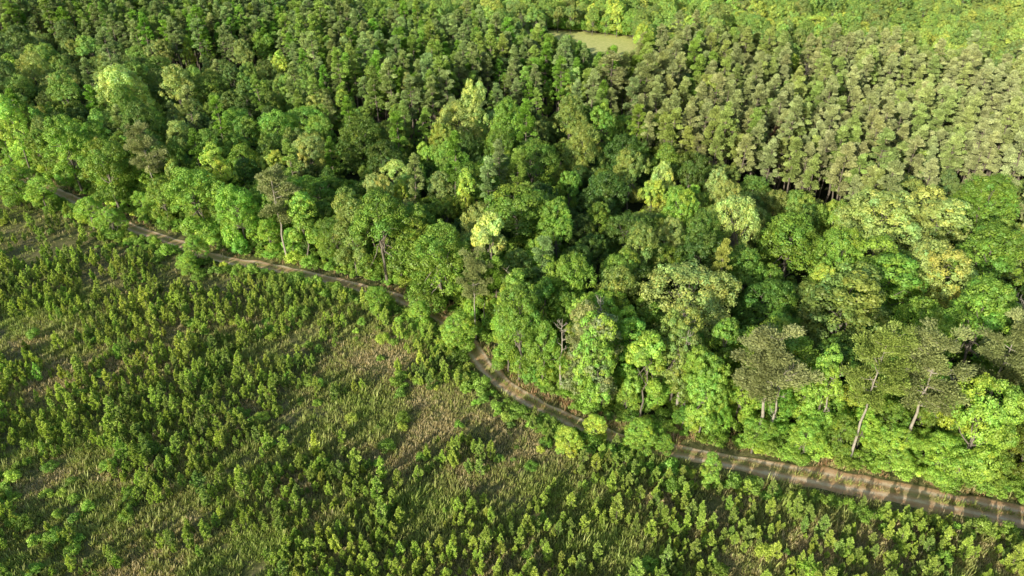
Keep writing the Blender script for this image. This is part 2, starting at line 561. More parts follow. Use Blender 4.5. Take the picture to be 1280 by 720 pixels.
def blocks_clearing(x, y, h, R):
    for zz in np.linspace(0, h, 9):
        u, v, d = proj(x, y, zz)
        m = FPX * R / d * 0.6
        for o in (-m, 0, m):
            if inpoly(u + o, v, CLR): return True
    return False


# ------------------------------------------------------------------ hand-surveyed trees: (px, py of crown centre, crown width px, kind, colour, label)
NOTE = [
    (152, 108, 62, "hw", "pale yellow-green", "wide pale yellow-green tree standing out of the dark upper left canopy"),
    (236, 66, 15, "slim", "yellow-green", "tiny vivid yellow-green spire between dark trees at upper left"),
    (14, 86, 20, "slim", "bright green", "small vivid green tree at the left border among dark hardwoods"),
    (42, 92, 38, "hw", "pale olive", "pale olive tree with fanned branches near the left border"),
    (222, 112, 40, "hw", "pale olive", "pale olive spreading tree right of the wide pale one at upper left"),
    (352, 82, 22, "slim", "yellow-green", "slim vivid yellow-green tree in front of the upper left pines"),
    (330, 60, 30, "hw", "fresh green", "fresh green tree tucked against the upper left pines"),
    (272, 215, 40, "slim", "yellow-green", "yellow-green upright tree behind the left forest edge"),
    (387, 190, 44, "hw", "pale olive", "pale silvery green tree with a broken crown, left of centre"),
    (182, 188, 44, "epine", "brown-green", "old pine with flat brownish crown on pale forked trunk, left forest edge"),
    (330, 262, 62, "epine", "grey-green", "dull grey-green pine leaning over the left reach of the track"),
    (376, 262, 40, "slim", "bright green", "vine-hung bright green tree with a pale trunk, left forest edge"),
    (240, 235, 70, "hw", "fresh green", "large fresh green edge tree where the left track disappears"),
    (130, 205, 60, "hw", "mid green", "mid green edge tree beside the far left track"),
    (30, 215, 60, "hw", "fresh green", "fresh green tree at the left border above the field corner"),
    (470, 302, 78, "hw", "mid green", "big dome-shaped mid green tree overhanging the track left of its bend"),
    (546, 335, 92, "hw", "mid green", "broad leafy green tree overhanging the track just before its bend"),
    (430, 290, 50, "hw", "olive green", "olive tree between two big green edge trees left of the bend"),
    (498, 243, 26, "hw", "yellow-green", "small yellow-green round crown in deep shade, left of centre"),
    (582, 247, 28, "slim", "yellow-green", "narrow yellow-green column tree leading down to the pale yellow one"),
    (612, 305, 42, "slim", "pale yellow-green", "pale yellow leafy tree, brightest crown near the picture's centre"),
    (592, 352, 46, "epine", "grey-green", "small greyish pine in shade above the track bend"),
    (648, 268, 92, "hw", "mid green", "largest round green dome at the picture's centre"),
    (695, 285, 46, "hw", "fresh green", "fresh green tree with visible trunk beside the central dome"),
    (574, 152, 66, "hw", "pale olive", "pale olive broad crown beside the yellow dome below the pines"),
    (592, 132, 36, "hw", "pale yellow-green", "pale yellow dome in front of the central pines"),
    (634, 158, 46, "hw", "fresh green", "cup-shaped fresh green crown below the central pines"),
    (715, 112, 26, "slim", "pale yellow-green", "lone pale yellow-green tall tree among the central pines"),
    (684, 118, 16, "slim", "bright green", "bright green spire beside the lone pale tree in the pines"),
    (712, 155, 40, "hw", "olive green", "olive crown below the lone pale tree"),
    (752, 158, 36, "hw", "fresh green", "left of two rounded fresh green twins under the pines"),
    (776, 162, 36, "hw", "fresh green", "right of two rounded fresh green twins under the pines"),
    (728, 190, 52, "hw", "olive green", "olive billowy crown above centre"),
    (732, 178, 30, "hw", "pale olive", "pale olive crown above centre behind the olive one"),
    (668, 205, 60, "hw", "mid green", "mid green crown between the cup-shaped tree and the central dome"),
    (826, 231, 38, "hw", "pale yellow-green", "round pale yellow-green crown right of centre"),
    (788, 215, 44, "hw", "olive green", "olive crown beside the round pale yellow-green one"),
    (905, 252, 42, "hw", "pale olive", "pale olive crown just above the brightest right-hand tree"),
    (920, 278, 60, "hw", "pale yellow-green", "vivid pale yellow tree with deep shade on its right side"),
    (990, 86, 27, "hw", "yellow-green", "lone vivid yellow-green ball among the right-hand pines"),
    (968, 184, 13, "pine", "russet", "small russet dying pine among the right-hand pines"),
    (1006, 104, 24, "dead2", "purple-grey", "bare purple-grey tree below the lone vivid ball"),
    (652, 33, 20, "dead2", "brown-green", "bare brownish tree at the left end of the grassy clearing"),
    (806, 46, 28, "hw", "yellow-green", "bright yellow-green tree at the right end of the clearing"),
    (764, 112, 30, "pine", "brown-green", "brownish thin pine left of the big pine belt"),
    (710, 361, 66, "hw", "fresh green", "rounded fresh green tree with fanned leaf rays, below the central dome"),
    (770, 365, 60, "hw", "olive green", "olive crown beside the fan-leaved round tree"),
    (862, 372, 120, "hw", "pale olive", "very wide pale olive crown right of centre"),
    (800, 320, 50, "hw", "olive green", "silvery olive crown above the very wide pale one"),
    (838, 305, 40, "hw", "pale olive", "small pale olive crown above the very wide pale one"),
    (990, 300, 86, "hw", "mid green", "feathery blue-green spreading crown at the right middle"),
    (1050, 320, 60, "hw", "fresh green", "fresh green crown beside the feathery spreading one"),
    (1100, 285, 100, "hw", "pale olive", "broad pale olive crown below the right-hand pines"),
    (1170, 275, 90, "hw", "pale olive", "sunlit pale olive crown at the upper right of the hardwoods"),
    (1230, 262, 80, "hw", "mid green", "flat mid green crown at the right border below the pines"),
    (1105, 345, 100, "hw", "fresh green", "fresh green flat-topped crown at the right"),
    (1060, 380, 110, "hw", "olive green", "olive ridge-like crown right of the very wide pale one"),
    (1170, 345, 90, "hw", "pale olive", "pale olive layered crown near the right border"),
    (1235, 330, 90, "hw", "mid green", "mid green layered crown at the right border"),
    (1150, 425, 80, "hw", "fresh green", "fresh green crown rising from the shade behind the edge pines"),
    (1225, 400, 84, "hw", "fresh green", "fresh green many-lobed crown near the right border"),
    (650, 405, 60, "hw", "mid green", "mid green tree directly above the track bend"),
    (635, 425, 44, "hw", "fresh green", "fresh green young tree hanging over the track bend"),
    (680, 430, 54, "hw", "fresh green", "fresh green leafy tree at the bend's inner side"),
    (742, 425, 76, "hw", "grey-green", "feathery grey-green edge tree below the fan-leaved round tree"),
    (752, 480, 64, "hw", "bright green", "bright green edge tree right of the track bend"),
    (808, 455, 48, "slim", "bright green", "bright green open-branched tree right of the bend"),
    (850, 430, 60, "hw", "olive green", "olive tree below the very wide pale crown"),
    (880, 470, 58, "hw", "fresh green", "fresh green tree behind the edge left of the pale-trunked pines"),
    (898, 525, 50, "hw", "bright green", "bright green low tree on the edge left of the pale-trunked pines"),
    (968, 466, 104, "epine", "brown-green", "brownish pine with long pale trunk, leftmost of the edge pines"),
    (1032, 482, 40, "slim", "bright green", "slim bright green tree with white trunk between edge pines"),
    (1098, 462, 88, "epine", "olive green", "tall pine with clean pale trunk, second of the edge pines"),
    (1165, 468, 98, "epine", "grey-green", "tall wide pine with leaning pale trunk, third of the edge pines"),
    (1262, 440, 84, "epine", "grey-green", "greyish pine at the right border, last of the edge pines"),
    (1240, 535, 90, "hw", "bright green", "large bright green bushy tree at the right border above the track"),
    (1180, 560, 60, "bushy", "bright green", "bright green bushy tree above the right end of the track"),
    (1120, 552, 56, "bushy", "bright green", "bright green bushy tree below the third edge pine"),
    (1010, 545, 50, "bushy", "bright green", "bright green bushy tree at the foot of the white-trunked slim one"),
    (945, 540, 46, "bushy", "fresh green", "fresh green bushy tree at the foot of the leftmost edge pine"),
    (572, 405, 48, "bushy", "bright green", "bright green tree on the field side of the bend, hiding the track"),
    (800, 540, 44, "bushy", "bright green", "bright green young tree leaning over the track right of the bend"),
    (744, 530, 34, "bushy", "yellow-green", "yellow-green young tree leaning over the track below the bend"),
    (232, 322, 26, "bushy", "bright green", "bright green bush-like tree on the field side of the left track"),
    (14, 222, 48, "bushy", "fresh green", "leafy tree on the field side at the left border hiding the track"),
    (48, 232, 36, "bushy", "bright green", "bushy tree on the field side where the track leaves the picture"),
    (108, 256, 36, "bushy", "bright green", "rounded bush-like tree hiding the track between its two leftmost bare stretches"),
    (138, 268, 34, "bushy", "fresh green", "fresh green low tree left of the first pale stretch of track"),
    (243, 303, 32, "bushy", "fresh green", "fresh green low tree crossing the track between its left stretches"),
    (470, 366, 34, "bushy", "fresh green", "fresh green low tree over the track before the bend"),
    (524, 384, 30, "bushy", "bright green", "bright green low tree beside the track just left of the bend"),
    (712, 548, 36, "bushy", "yellow-green", "yellow-green rounded shrubby tree on the field side below the bend"),
    (830, 553, 26, "bushy", "fresh green", "fresh green low tree beside the track right of the bend"),
    (890, 585, 26, "slimlow", "bright green", "small bright tree with pale stem on the field side of the track"),
]

placed = []     # (x, y, R) for spacing
THINGS = []     # dicts for later labelling


def place_note(px, py, wpx, kind, col, label):
    r = np.random.default_rng(int(px * 7 + py))
    if kind == "hw": proto = HW[r.integers(len(HW))]; name = "hardwood_tree"; cat = "tree"
    elif kind == "slim": proto = SL[r.integers(len(SL))]; name = "hardwood_tree"; cat = "tree"
    elif kind == "pine": proto = PN[r.integers(len(PN))]; name = "pine_tree"; cat = "pine tree"
    elif kind == "epine": proto = EP[r.integers(len(EP))]; name = "pine_tree"; cat = "pine tree"
    elif kind == "bushy": proto = HW[[4, 7][r.integers(2)]]; name = "hardwood_tree"; cat = "tree"
    elif kind == "slimlow": proto = SL[2]; name = "hardwood_tree"; cat = "tree"
    else: proto = DEAD[2]; name = "dead_tree"; cat = "dead tree"
    # crown width fixes the horizontal scale, the height is near the nominal one
    x, y = at(px, py, 11.0)
    for _ in range(4):
        dep = y * CP + (H - 11) * SP
        s = wpx / FPX * dep / (2 * proto[2]) * 0.95
        sz = min(max(1.0 / s, 0.75), 1.35) if kind not in ("bushy", "slimlow") else 0.85
        if col == "pale yellow-green": sz *= 1.22
        hc = proto[3] * s * sz * (0.62 if kind != "epine" else 0.75)
        x, y = at(px, py, hc)
    if kind not in ("bushy", "slimlow") and y < ytrack(x) + 3:
        y = float(ytrack(x)) + 3.0
    e = new_tree(name, proto, x, y, r.uniform(0, 6.28), s, sz, CLS[col])
    set_meta(e, label, cat, "trees of the forest")
    placed.append((x, y, proto[2] * s))


for n_ in NOTE:
    place_note(*n_)

# dead and bare-trunked trees
for (px, py, h, k, lab) in [
        (640, 425, 11, 0, "pale grey dead tree standing above the track bend"),
        (845, 520, 13, 1, "thin pale leaning bare trunk at the edge right of the bend"),
        (748, 470, 12, 1, "pale bare trunk among leaves at the edge below the bend"),
        (1016, 555, 11, 1, "thin white bare trunk left of the tall edge pines"),
        (856, 500, 13, 1, "second thin pale bare trunk right of the bend, beside the leaning one"),
        (955, 560, 12, 1, "thin pale bare trunk at the foot of the leftmost edge pine"),
        (1150, 560, 12, 1, "thin pale bare trunk below the third edge pine"),
        (700, 492, 11, 1, "thin pale trunk beside the track just right of the bend"),
        (1130, 330, 12, 0, "pale dead snag poking from the right-hand canopy"),
        (1255, 470, 13, 0, "grey dead tree by the right border behind the edge pines")]:
    x, y = at(px, py, 0)
    y = max(y, float(ytrack(x)) + 3)
    e = new_tree("dead_tree", DEAD[k], x, y, random.uniform(0, 6), h / DEAD[k][3], 1, (1, 1, 1), ("trunk", "bare_crown"), (0, random.uniform(-.08, .08)))
    set_meta(e, lab, "dead tree", "dead trees of the forest")
    placed.append((x, y, 0.6))

# ------------------------------------------------------------------ fill: forest
class Spacer:
    def __init__(s, cell=8.0): s.c = cell; s.g = {}
    def add(s, x, y, r): s.g.setdefault((int(x // s.c), int(y // s.c)), []).append((x, y, r))
    def ok(s, x, y, r, k):
        i, j = int(x // s.c), int(y // s.c)
        for a in range(i - 1, i + 2):
            for b in range(j - 1, j + 2):
                for (u, v, q) in s.g.get((a, b), ()):
                    if (u - x) ** 2 + (v - y) ** 2 < ((r + q) * k) ** 2: return False
        return True


sp = Spacer(10.0)
for p in placed: sp.add(*p)
NP = np.array([(n[0], n[1], n[2]) for n in NOTE], float)
NY = np.array([placed[i][1] for i in range(len(NOTE))])


def hides_note(x, y, h, R):
    """true where a filler tree would stand in front of one of the surveyed trees"""
    u, v, d = proj(x, y, h * .68)
    ru = FPX * R / d
    f = NY > y - 1
    e = ((NP[:, 0] - u) / (ru * .8 + NP[:, 2] * .22)) ** 2 + ((NP[:, 1] - v) / (FPX * h * .3 / d * .8 + NP[:, 2] * .22)) ** 2
    return bool((f & (e < 1)).any())


fill = []       # (x,y,kind,proto idx,R,s,sz,colour name,colour)
r = np.random.default_rng(5)


def half(y):
    return 0.80 * y + 45


def pick_hw_colour(u, v):
    n = fbm(u, v, 0.006, 4.0)
    w = {"dark green": 3, "deep green": 4.5, "mid green": 4.5, "fresh green": 2.4, "olive green": 2.6, "pale olive": 1.2, "yellow-green": 0.5, "bright green": 0.5}
    if u > 950 and v > 200: w.update({"pale olive": 2.4, "olive green": 4, "fresh green": 3, "dark green": 1.5})
    if u < 420: w.update({"pale olive": 0.7, "dark green": 4, "yellow-green": 0.25})
    if n > 0.15: w["mid green"] += 3
    if v < 75 and u > 380: w = {"mid green": 2, "fresh green": 4, "bright green": 4, "yellow-green": 2.2, "olive green": 1.5}
    ks = list(w); p = np.array([w[k] for k in ks]); return ks[r.choice(len(ks), p=p / p.sum())]


for it in range(75000):
    y = 62 + (430 - 62) * math.sqrt(r.random()) if r.random() < 0.75 else r.uniform(62, 200)
    x = r.uniform(-half(y), half(y))
    if y < ytrack(x) + 4.0: continue
    dt = dtrack(x, y)
    if dt < 3.6: continue
    u, v, d = proj(x, y, 12.0)
    wob = 14 * fbm(x, y, 0.03, 9.0)
    ispine = v < poly_x(PB, u) + wob and v > poly_x(PT, u) + wob * .6
    if not ispine and r.random() < 0.04 and v > 60: ispine = True
    elif ispine and r.random() < 0.07: ispine = False
    if ispine:
        i = int(r.integers(len(PN))); s = r.uniform(0.78, 1.18); R = PN[i][2] * s
        if blocks_clearing(x, y, PN[i][3] * s, R) or hides_note(x, y, PN[i][3] * s, R) or not sp.ok(x, y, R, 0.80): continue
        cn = ["grey-green", "olive green", "brown-green", "mid green"][r.choice(4, p=[.48, .28, .14, .10] if u > 760 else [.42, .32, .03, .23])]
        g = (1.12 if u < 760 else 1.0) + .22 * float(np.clip((u - 700) / 500, 0, 1))  # needle colour brightened towards the right, a painted sun hot spot
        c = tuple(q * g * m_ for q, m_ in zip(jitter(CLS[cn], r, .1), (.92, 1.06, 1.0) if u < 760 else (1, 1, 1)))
        hz = .5 * float(np.clip((u - 780) / 450, 0, 1)) * float(np.clip((330 - v) / 120, 0, 1))  # painted haze: upper right pines blended towards a pale tone
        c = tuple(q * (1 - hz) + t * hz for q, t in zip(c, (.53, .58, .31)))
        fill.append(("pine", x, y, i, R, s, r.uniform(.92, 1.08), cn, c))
    else:
        edge = dt < 12
        if edge and r.random() < 0.35:
            i = int(r.integers(len(SL))); P = SL[i]; k = "slim"; s = r.uniform(.7, 1.1)
        else:
            i = int(r.integers(len(HW))); P = HW[i]; k = "hw"; s = r.choice([r.uniform(.42, .66), r.uniform(.66, 1.0)], p=[.48, .52])
            if dt < 9: s = r.uniform(.5, .8)
        R = P[2] * s
        if blocks_clearing(x, y, P[3] * s, R) or hides_note(x, y, P[3] * s, R) or not sp.ok(x, y, R, 0.83 if s > .65 else .75): continue
        cn = pick_hw_colour(u, v)
        if edge: cn = ["fresh green", "bright green", "mid green", "olive green", "yellow-green"][r.choice(5, p=[.36, .32, .22, .08, .02])]
        c = jitter(CLS[cn], r, .12)
        hz = max(.3 * float(np.clip((160 - v) / 120, 0, 1)), .45 * float(np.clip((u - 850) / 400, 0, 1)) * float(np.clip((320 - v) / 120, 0, 1)))  # haze put into the leaf colour of far and upper right hardwoods
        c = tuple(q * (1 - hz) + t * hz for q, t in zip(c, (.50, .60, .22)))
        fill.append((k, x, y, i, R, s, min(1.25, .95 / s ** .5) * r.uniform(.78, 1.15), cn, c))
    sp.add(x, y, R)

# low leafy trees filling the edge down to the ground
se = Spacer(6.0)
for it in range(5000):
    k = r.integers(0, len(CL) - 1)
    n = CL[k + 1] - CL[k]; n = np.array([-n[1], n[0]]) / max(1e-6, np.linalg.norm(n))
    if n[1] < 0: n = -n
    x, y = CL[k] + n * r.uniform(4.2, 13) + r.normal(0, .5, 2)
    s = r.uniform(.28, .52)
    i = int(r.choice([4, 7])); R = HW[i][2] * s
    if dtrack(x, y) < 2.2 + R * .8 or abs(x) > half(y) or not se.ok(x, y, R, .78): continue
    se.add(x, y, R)
    cn = ["fresh green", "bright green", "mid green", "olive green", "yellow-green"][r.choice(5, p=[.36, .32, .22, .08, .02])]
    fill.append(("hw", x, y, i, R, s, r.uniform(.9, 1.2), cn, jitter(CLS[cn], r, .12)))

# ------------------------------------------------------------------ fill: field of young pines, and shrubs along the track
sap = []
sf = Spacer(2.0)
r = np.random.default_rng(77)
for it in range(34000):
    y = r.uniform(30, 230) if r.random() < .45 else r.uniform(30, 110)
    x = r.uniform(-0.9 * y - 25, 0.85 * y + 20)
    if y > ytrack(x) - 2.2: continue
    if dtrack(x, y) > -2.4 - 1.3 * min(1, max(0, (x - 12) / 12)): continue
    # clumps elongated across the slope; bare strips between
    dens = fbm(x * 0.8 + y * 0.5, (y - x * 0.6) * 1.0, 0.085, 2.0) + 0.5 * fbm(x, y, 0.3, 5.0)
    if dens < r.uniform(-0.12, 0.16): continue
    i = int(r.integers(len(SA))); s = r.choice([r.uniform(.35, .6), r.uniform(.6, 1.12)], p=[.4, .6]) * (1.0 + .25 * min(1, max(-1, dens)))
    if r.random() < .85:
        s = min(s, (.42 * -dtrack(x, y) + .35) / SA[i][3])
    R = SA[i][2] * s
    if not sf.ok(x, y, R, 0.64): continue
    sf.add(x, y, R)
    hn = fbm(x, y, 0.05, 12.)
    cn = "yellow-green" if hn + r.normal(0, .15) > .12 else "dull green" if r.random() < .3 else "fresh green"
    c = {"yellow-green": (0.48, 0.61, 0.13), "fresh green": (0.43, 0.57, 0.12), "dull green": (0.31, 0.43, 0.11)}[cn]
    sap.append((x, y, i, R, s, r.uniform(.9, 1.15), cn, jitter(c, r, .1)))

shr = []
sb = Spacer(3.0)
for it in range(14000):
    m = r.random()
    k = r.integers(0, len(CL) - 1)
    if m < .42:       # forest side skirt
        off = 2.4 + abs(r.normal(0, 2.2))
    elif m < .70:     # field side fringe
        off = -2.3 - abs(r.normal(0, 1.5))
    else:
        off = -r.uniform(4, 90)
        if r.random() < .5: continue
    n = CL[k + 1] - CL[k]; n = np.array([-n[1], n[0]]) / max(1e-6, np.linalg.norm(n))
    if n[1] < 0: n = -n
    x, y = CL[k] + n * off + r.normal(0, .6, 2)
    if y < 30 or abs(x) > 0.85 * y + 25: continue
    dd = dtrack(x, y)
    if abs(dd) < 2.2 or (dd < 0 and dd > -2.2 - 1.3 * min(1, max(0, (x - 12) / 12))): continue
    if off < -4 and fbm(x, y, .12, 30.) < .05: continue
    i = int(r.integers(len(BU))); s = r.uniform(.55, 1.15) if off > -4 else r.uniform(.4, .85)
    if dd < 0 and r.random() < .85: s = min(s, (.46 * -dd + .5) / BU[i][3])
    R = BU[i][2] * s
    if not sb.ok(x, y, R, .62): continue
    sb.add(x, y, R)
    cn = ["bright green", "fresh green", "yellow-green", "mid green"][r.choice(4, p=[.4, .3, .15, .15])]
    shr.append((x, y, i, R, s, r.uniform(.8, 1.2), cn, jitter(CLS[cn], r, .12), dd))

for t in np.linspace(0, 1, 150):
    u_ = 640 + 170 * t; v_ = np.interp(u_, [640, 700, 800], [33, 35, 43]) + r.normal(0, .5)
    x, y = at(u_, v_, 0)
    i = int(r.integers(len(BU))); s = r.uniform(1.2, 2.6)
    shr.append((x, y, i, BU[i][2] * s, s, r.uniform(.8, 1.2), "fresh green", jitter(CLS["fresh green"], r, .15), 100))

# ------------------------------------------------------------------ individuals and masses
ORD = "first second third fourth fifth sixth seventh eighth ninth tenth eleventh twelfth thirteenth fourteenth fifteenth sixteenth seventeenth eighteenth nineteenth twentieth".split()


def short(t):
    for a, b in (("on the field side of the track", "on the track's field side"), ("on the forest side of the track", "on the track's forest side")): t = t.replace(a, b)
    return t


def ordw(i):
    return ORD[i] if i < 20 else "twenty-" + ORD[i - 20] if i < 29 else "thirty-" + ORD[min(i - 30, 8)] if i >= 30 else "thirtieth"


def largest(items, xy, height, n):
    sc = []
    for k, it in enumerate(items):
        x, y = xy(it)
        u, v, d = proj(x, y, height)
        ok = 3 < u < 1277 and 3 < v < 712
        sc.append((0 if ok else 1, d, k))
    sc.sort()
    keep = {k for o, d, k in sc[:n] if o == 0}
    return [items[k] for k in range(len(items)) if k in keep], [items[k] for k in range(len(items)) if k not in keep]


def number_labels(rows):
    """rows: (object, stem text, px, category, group); same stems are told apart by their order from the left"""
    by = {}
    for q in rows: by.setdefault(q[1], []).append(q)
    for st, v in by.items():
        v.sort(key=lambda q: q[2])
        for i, (o, _s, _p, cat, grp) in enumerate(v):
            set_meta(o, short(st) + ("" if len(v) == 1 else ", %s from the left" % ordw(i)), cat, grp)


pines = [f for f in fill if f[0] == "pine"]; hards = [f for f in fill if f[0] != "pine"]
n_note_h = sum(1 for n in NOTE if n[3] in ("hw", "slim", "bushy", "slimlow"))
n_note_p = sum(1 for n in NOTE if n[3] in ("pine", "epine"))
hi, hrest = largest(hards, lambda f: (f[1], f[2]), 11, 300 - n_note_h)
pi_, prest = largest(pines, lambda f: (f[1], f[2]), 13, 300 - n_note_p)
si, srest = largest(sap, lambda f: (f[0], f[1]), 1.5, 300)
bi, brest = largest(shr, lambda f: (f[0], f[1]), .8, 260)

rows = []
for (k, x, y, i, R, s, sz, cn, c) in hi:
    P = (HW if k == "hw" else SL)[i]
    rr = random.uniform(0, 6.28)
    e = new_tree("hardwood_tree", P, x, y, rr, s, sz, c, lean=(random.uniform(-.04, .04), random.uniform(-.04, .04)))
    u, v, d = proj(x, y, 11)
    dt = dtrack(x, y)
    depth = "on the forest edge" if dt < 10 else "just behind the edge trees" if dt < 24 else "in the middle canopy" if dt < 50 else "deep in the canopy"
    side = "far left" if u < 256 else "left" if u < 500 else "above the bend" if u < 740 else "right" if u < 1000 else "far right"
    sh = ("slim " if k == "slim" else "small " if R < 3.0 else "broad " if R > 4.6 else "")
    rows.append((e, f"{sh}{cn} hardwood {depth}, {side}", float(u), "tree", "trees of the forest"))
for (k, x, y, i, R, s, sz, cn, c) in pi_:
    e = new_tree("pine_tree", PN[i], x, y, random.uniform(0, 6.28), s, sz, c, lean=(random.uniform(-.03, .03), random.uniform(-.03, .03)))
    u, v, d = proj(x, y, 13)
    inb = v < poly_x(PB, u) + 20
    depth = ("in the pine belt's front row" if v > poly_x(PB, u) - 22 else "inside the pine belt") if inb else "standing among hardwoods"
    side = "far left" if u < 256 else "left" if u < 512 else "centre" if u < 768 else "right" if u < 1024 else "far right"
    sh = "tall" if s > 1.03 else "short" if s < .9 else "medium"
    rows.append((e, f"{sh} {cn} pine {depth}, {side}", float(u), "pine tree", "pines of the forest"))
for (x, y, i, R, s, sz, cn, c) in si:
    e = new_tree("pine_sapling", SA[i], x, y, random.uniform(0, 6.28), s, sz, c, ("stem", "needles"), (random.uniform(-.05, .05), random.uniform(-.05, .05)))
    u, v, d = proj(x, y, 1.5)
    h = SA[i][3] * s
    sh = "tall" if h > 2.5 else "short" if h < 1.6 else "bushy" if R > .62 else "narrow"
    row = "near the bottom edge" if v > 650 else "in the lower field" if v > 560 else "in the middle field"
    side = "far left" if u < 256 else "left" if u < 512 else "centre" if u < 768 else "right" if u < 1024 else "far right"
    rows.append((e, f"{sh} {cn} young pine {row}, {side}", float(u), "young pine", "young pines in the field"))
for (x, y, i, R, s, sz, cn, c, dd) in bi:
    e = new_tree("shrub", BU[i], x, y, random.uniform(0, 6.28), s, sz, c, ("stem", "leaves"))
    u, v, d = proj(x, y, 1)
    row = "on the forest side of the track" if dd > 0 else "on the field side of the track" if dd > -9 else "among the field's young pines"
    side = "far left" if u < 256 else "left" if u < 560 else "centre" if u < 768 else "right" if u < 1024 else "far right"
    sh = "large" if R > 1.3 else "small"
    rows.append((e, f"{sh} {cn} shrub {row}, {side}", float(u), "shrub", "shrubs along the track and in the field"))
number_labels(rows)


# masses: one object each; points carrying rotation, scale, tint; instances of the same trees
def scatter(name, items, sources, label, cat):
    """items: (x, y, variant, s, sz, colour); sources: list of (trunk object, crown object)"""
    n = len(items)
    me = bpy.data.meshes.new(name)
    me.vertices.add(n)
    me.vertices.foreach_set("co", np.array([(a[0], a[1], gz(a[0], a[1]) - 0.05) for a in items], np.float32).ravel())

    def attr(nm, ty, key, arr):
        a = me.attributes.new(nm, ty, "POINT"); a.data.foreach_set(key, np.asarray(arr).ravel())
    attr("var", "INT", "value", np.array([a[2] for a in items], np.int32))
    attr("scl", "FLOAT_VECTOR", "vector", np.array([(a[3], a[3], a[3] * a[4]) for a in items], np.float32))
    q = np.random.default_rng(len(items))
    attr("rot", "FLOAT_VECTOR", "vector", np.array([(q.uniform(-.04, .04), q.uniform(-.04, .04), q.uniform(0, 6.28)) for a in items], np.float32))
    a = me.attributes.new("pcol", "FLOAT_COLOR", "POINT"); a.data.foreach_set("color", np.array([(*a_[5], 1) for a_ in items], np.float32).ravel())
    o = bpy.data.objects.new(name, me); COL.objects.link(o)
    o["kind"] = "stuff"; set_meta(o, label, cat)
    g = bpy.data.node_groups.new(name, "GeometryNodeTree")
    g.interface.new_socket("Geometry", in_out="INPUT", socket_type="NodeSocketGeometry")
    g.interface.new_socket("Geometry", in_out="OUTPUT", socket_type="NodeSocketGeometry")
    N = g.nodes; L = g.links
    gi = N.new("NodeGroupInput"); go = N.new("NodeGroupOutput")

    def named(nm, ty):
        k = N.new("GeometryNodeInputNamedAttribute"); k.data_type = ty; k.inputs[0].default_value = nm; return k.outputs[0]
    jn = N.new("GeometryNodeJoinGeometry")
    sv, rv, vv, cv = named("scl", "FLOAT_VECTOR"), named("rot", "FLOAT_VECTOR"), named("var", "INT"), named("pcol", "FLOAT_COLOR")
    for k, src in enumerate(sources):
        js = N.new("GeometryNodeJoinGeometry")
        for so in src:
            oi = N.new("GeometryNodeObjectInfo"); oi.transform_space = "ORIGINAL"; oi.inputs["Object"].default_value = so; oi.inputs["As Instance"].default_value = False
            L.new(oi.outputs["Geometry"], js.inputs[0])
        eq = N.new("FunctionNodeCompare"); eq.data_type = "INT"; eq.operation = "EQUAL"
        ins = [s_ for s_ in eq.inputs if s_.type == "INT"]
        L.new(vv, ins[0]); ins[1].default_value = k
        ip = N.new("GeometryNodeInstanceOnPoints")
        L.new(gi.outputs[0], ip.inputs["Points"]); L.new(eq.outputs[0], ip.inputs["Selection"]); L.new(js.outputs[0], ip.inputs["Instance"])
        L.new(rv, ip.inputs["Rotation"]); L.new(sv, ip.inputs["Scale"])
        L.new(ip.outputs[0], jn.inputs[0])
    st = N.new("GeometryNodeStoreNamedAttribute"); st.data_type = "FLOAT_COLOR"; st.domain = "INSTANCE"; st.inputs["Name"].default_value = "tcol"
    L.new(jn.outputs[0], st.inputs[0]); L.new(cv, [s_ for s_ in st.inputs if s_.name == "Value" and s_.enabled][0])
    s2 = N.new("GeometryNodeStoreNamedAttribute"); s2.data_type = "FLOAT"; s2.domain = "INSTANCE"; s2.inputs["Name"].default_value = "isinst"
    [s_ for s_ in s2.inputs if s_.name == "Value" and s_.enabled][0].default_value = 1.0
    L.new(st.outputs[0], s2.inputs[0]); L.new(s2.outputs[0], go.inputs[0])
    md = o.modifiers.new("scatter", "NODES"); md.node_group = g
    return o


def find_sources(protos):
    by = {}
    for o in COL.objects:
        if o.type == "MESH": by.setdefault(o.data.name, o)
    res = []
    for p in protos:
        a, b = by.get(p[0].name), by.get(p[1].name)
        res.append((a, b) if a and b else None)
    good = [q for q in res if q]
    return [q or good[0] for q in res]


HS = HW + SL
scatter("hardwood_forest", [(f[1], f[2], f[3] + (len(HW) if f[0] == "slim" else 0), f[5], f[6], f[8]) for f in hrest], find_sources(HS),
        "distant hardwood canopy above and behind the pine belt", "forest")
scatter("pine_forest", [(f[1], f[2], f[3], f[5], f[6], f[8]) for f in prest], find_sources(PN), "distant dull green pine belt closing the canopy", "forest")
scatter("young_pine_regrowth", [(f[0], f[1], f[2], f[4], f[5], f[7]) for f in srest], find_sources(SA), "farther young pines dotted across the open field", "young pines")
scatter("shrub_undergrowth", [(f[0], f[1], f[2], f[4], f[5], f[7]) for f in brest], find_sources(BU), "farther low shrubs along the track and in the field", "undergrowth")
print("COUNTS", len(hi), len(hrest), len(pi_), len(prest), len(si), len(srest), len(bi), len(brest))

# ------------------------------------------------------------------ ground, track, clearing
def zone_of(x, y):
    f = 1.0 if y < ytrack(x) + 3 else 0.0
    return f


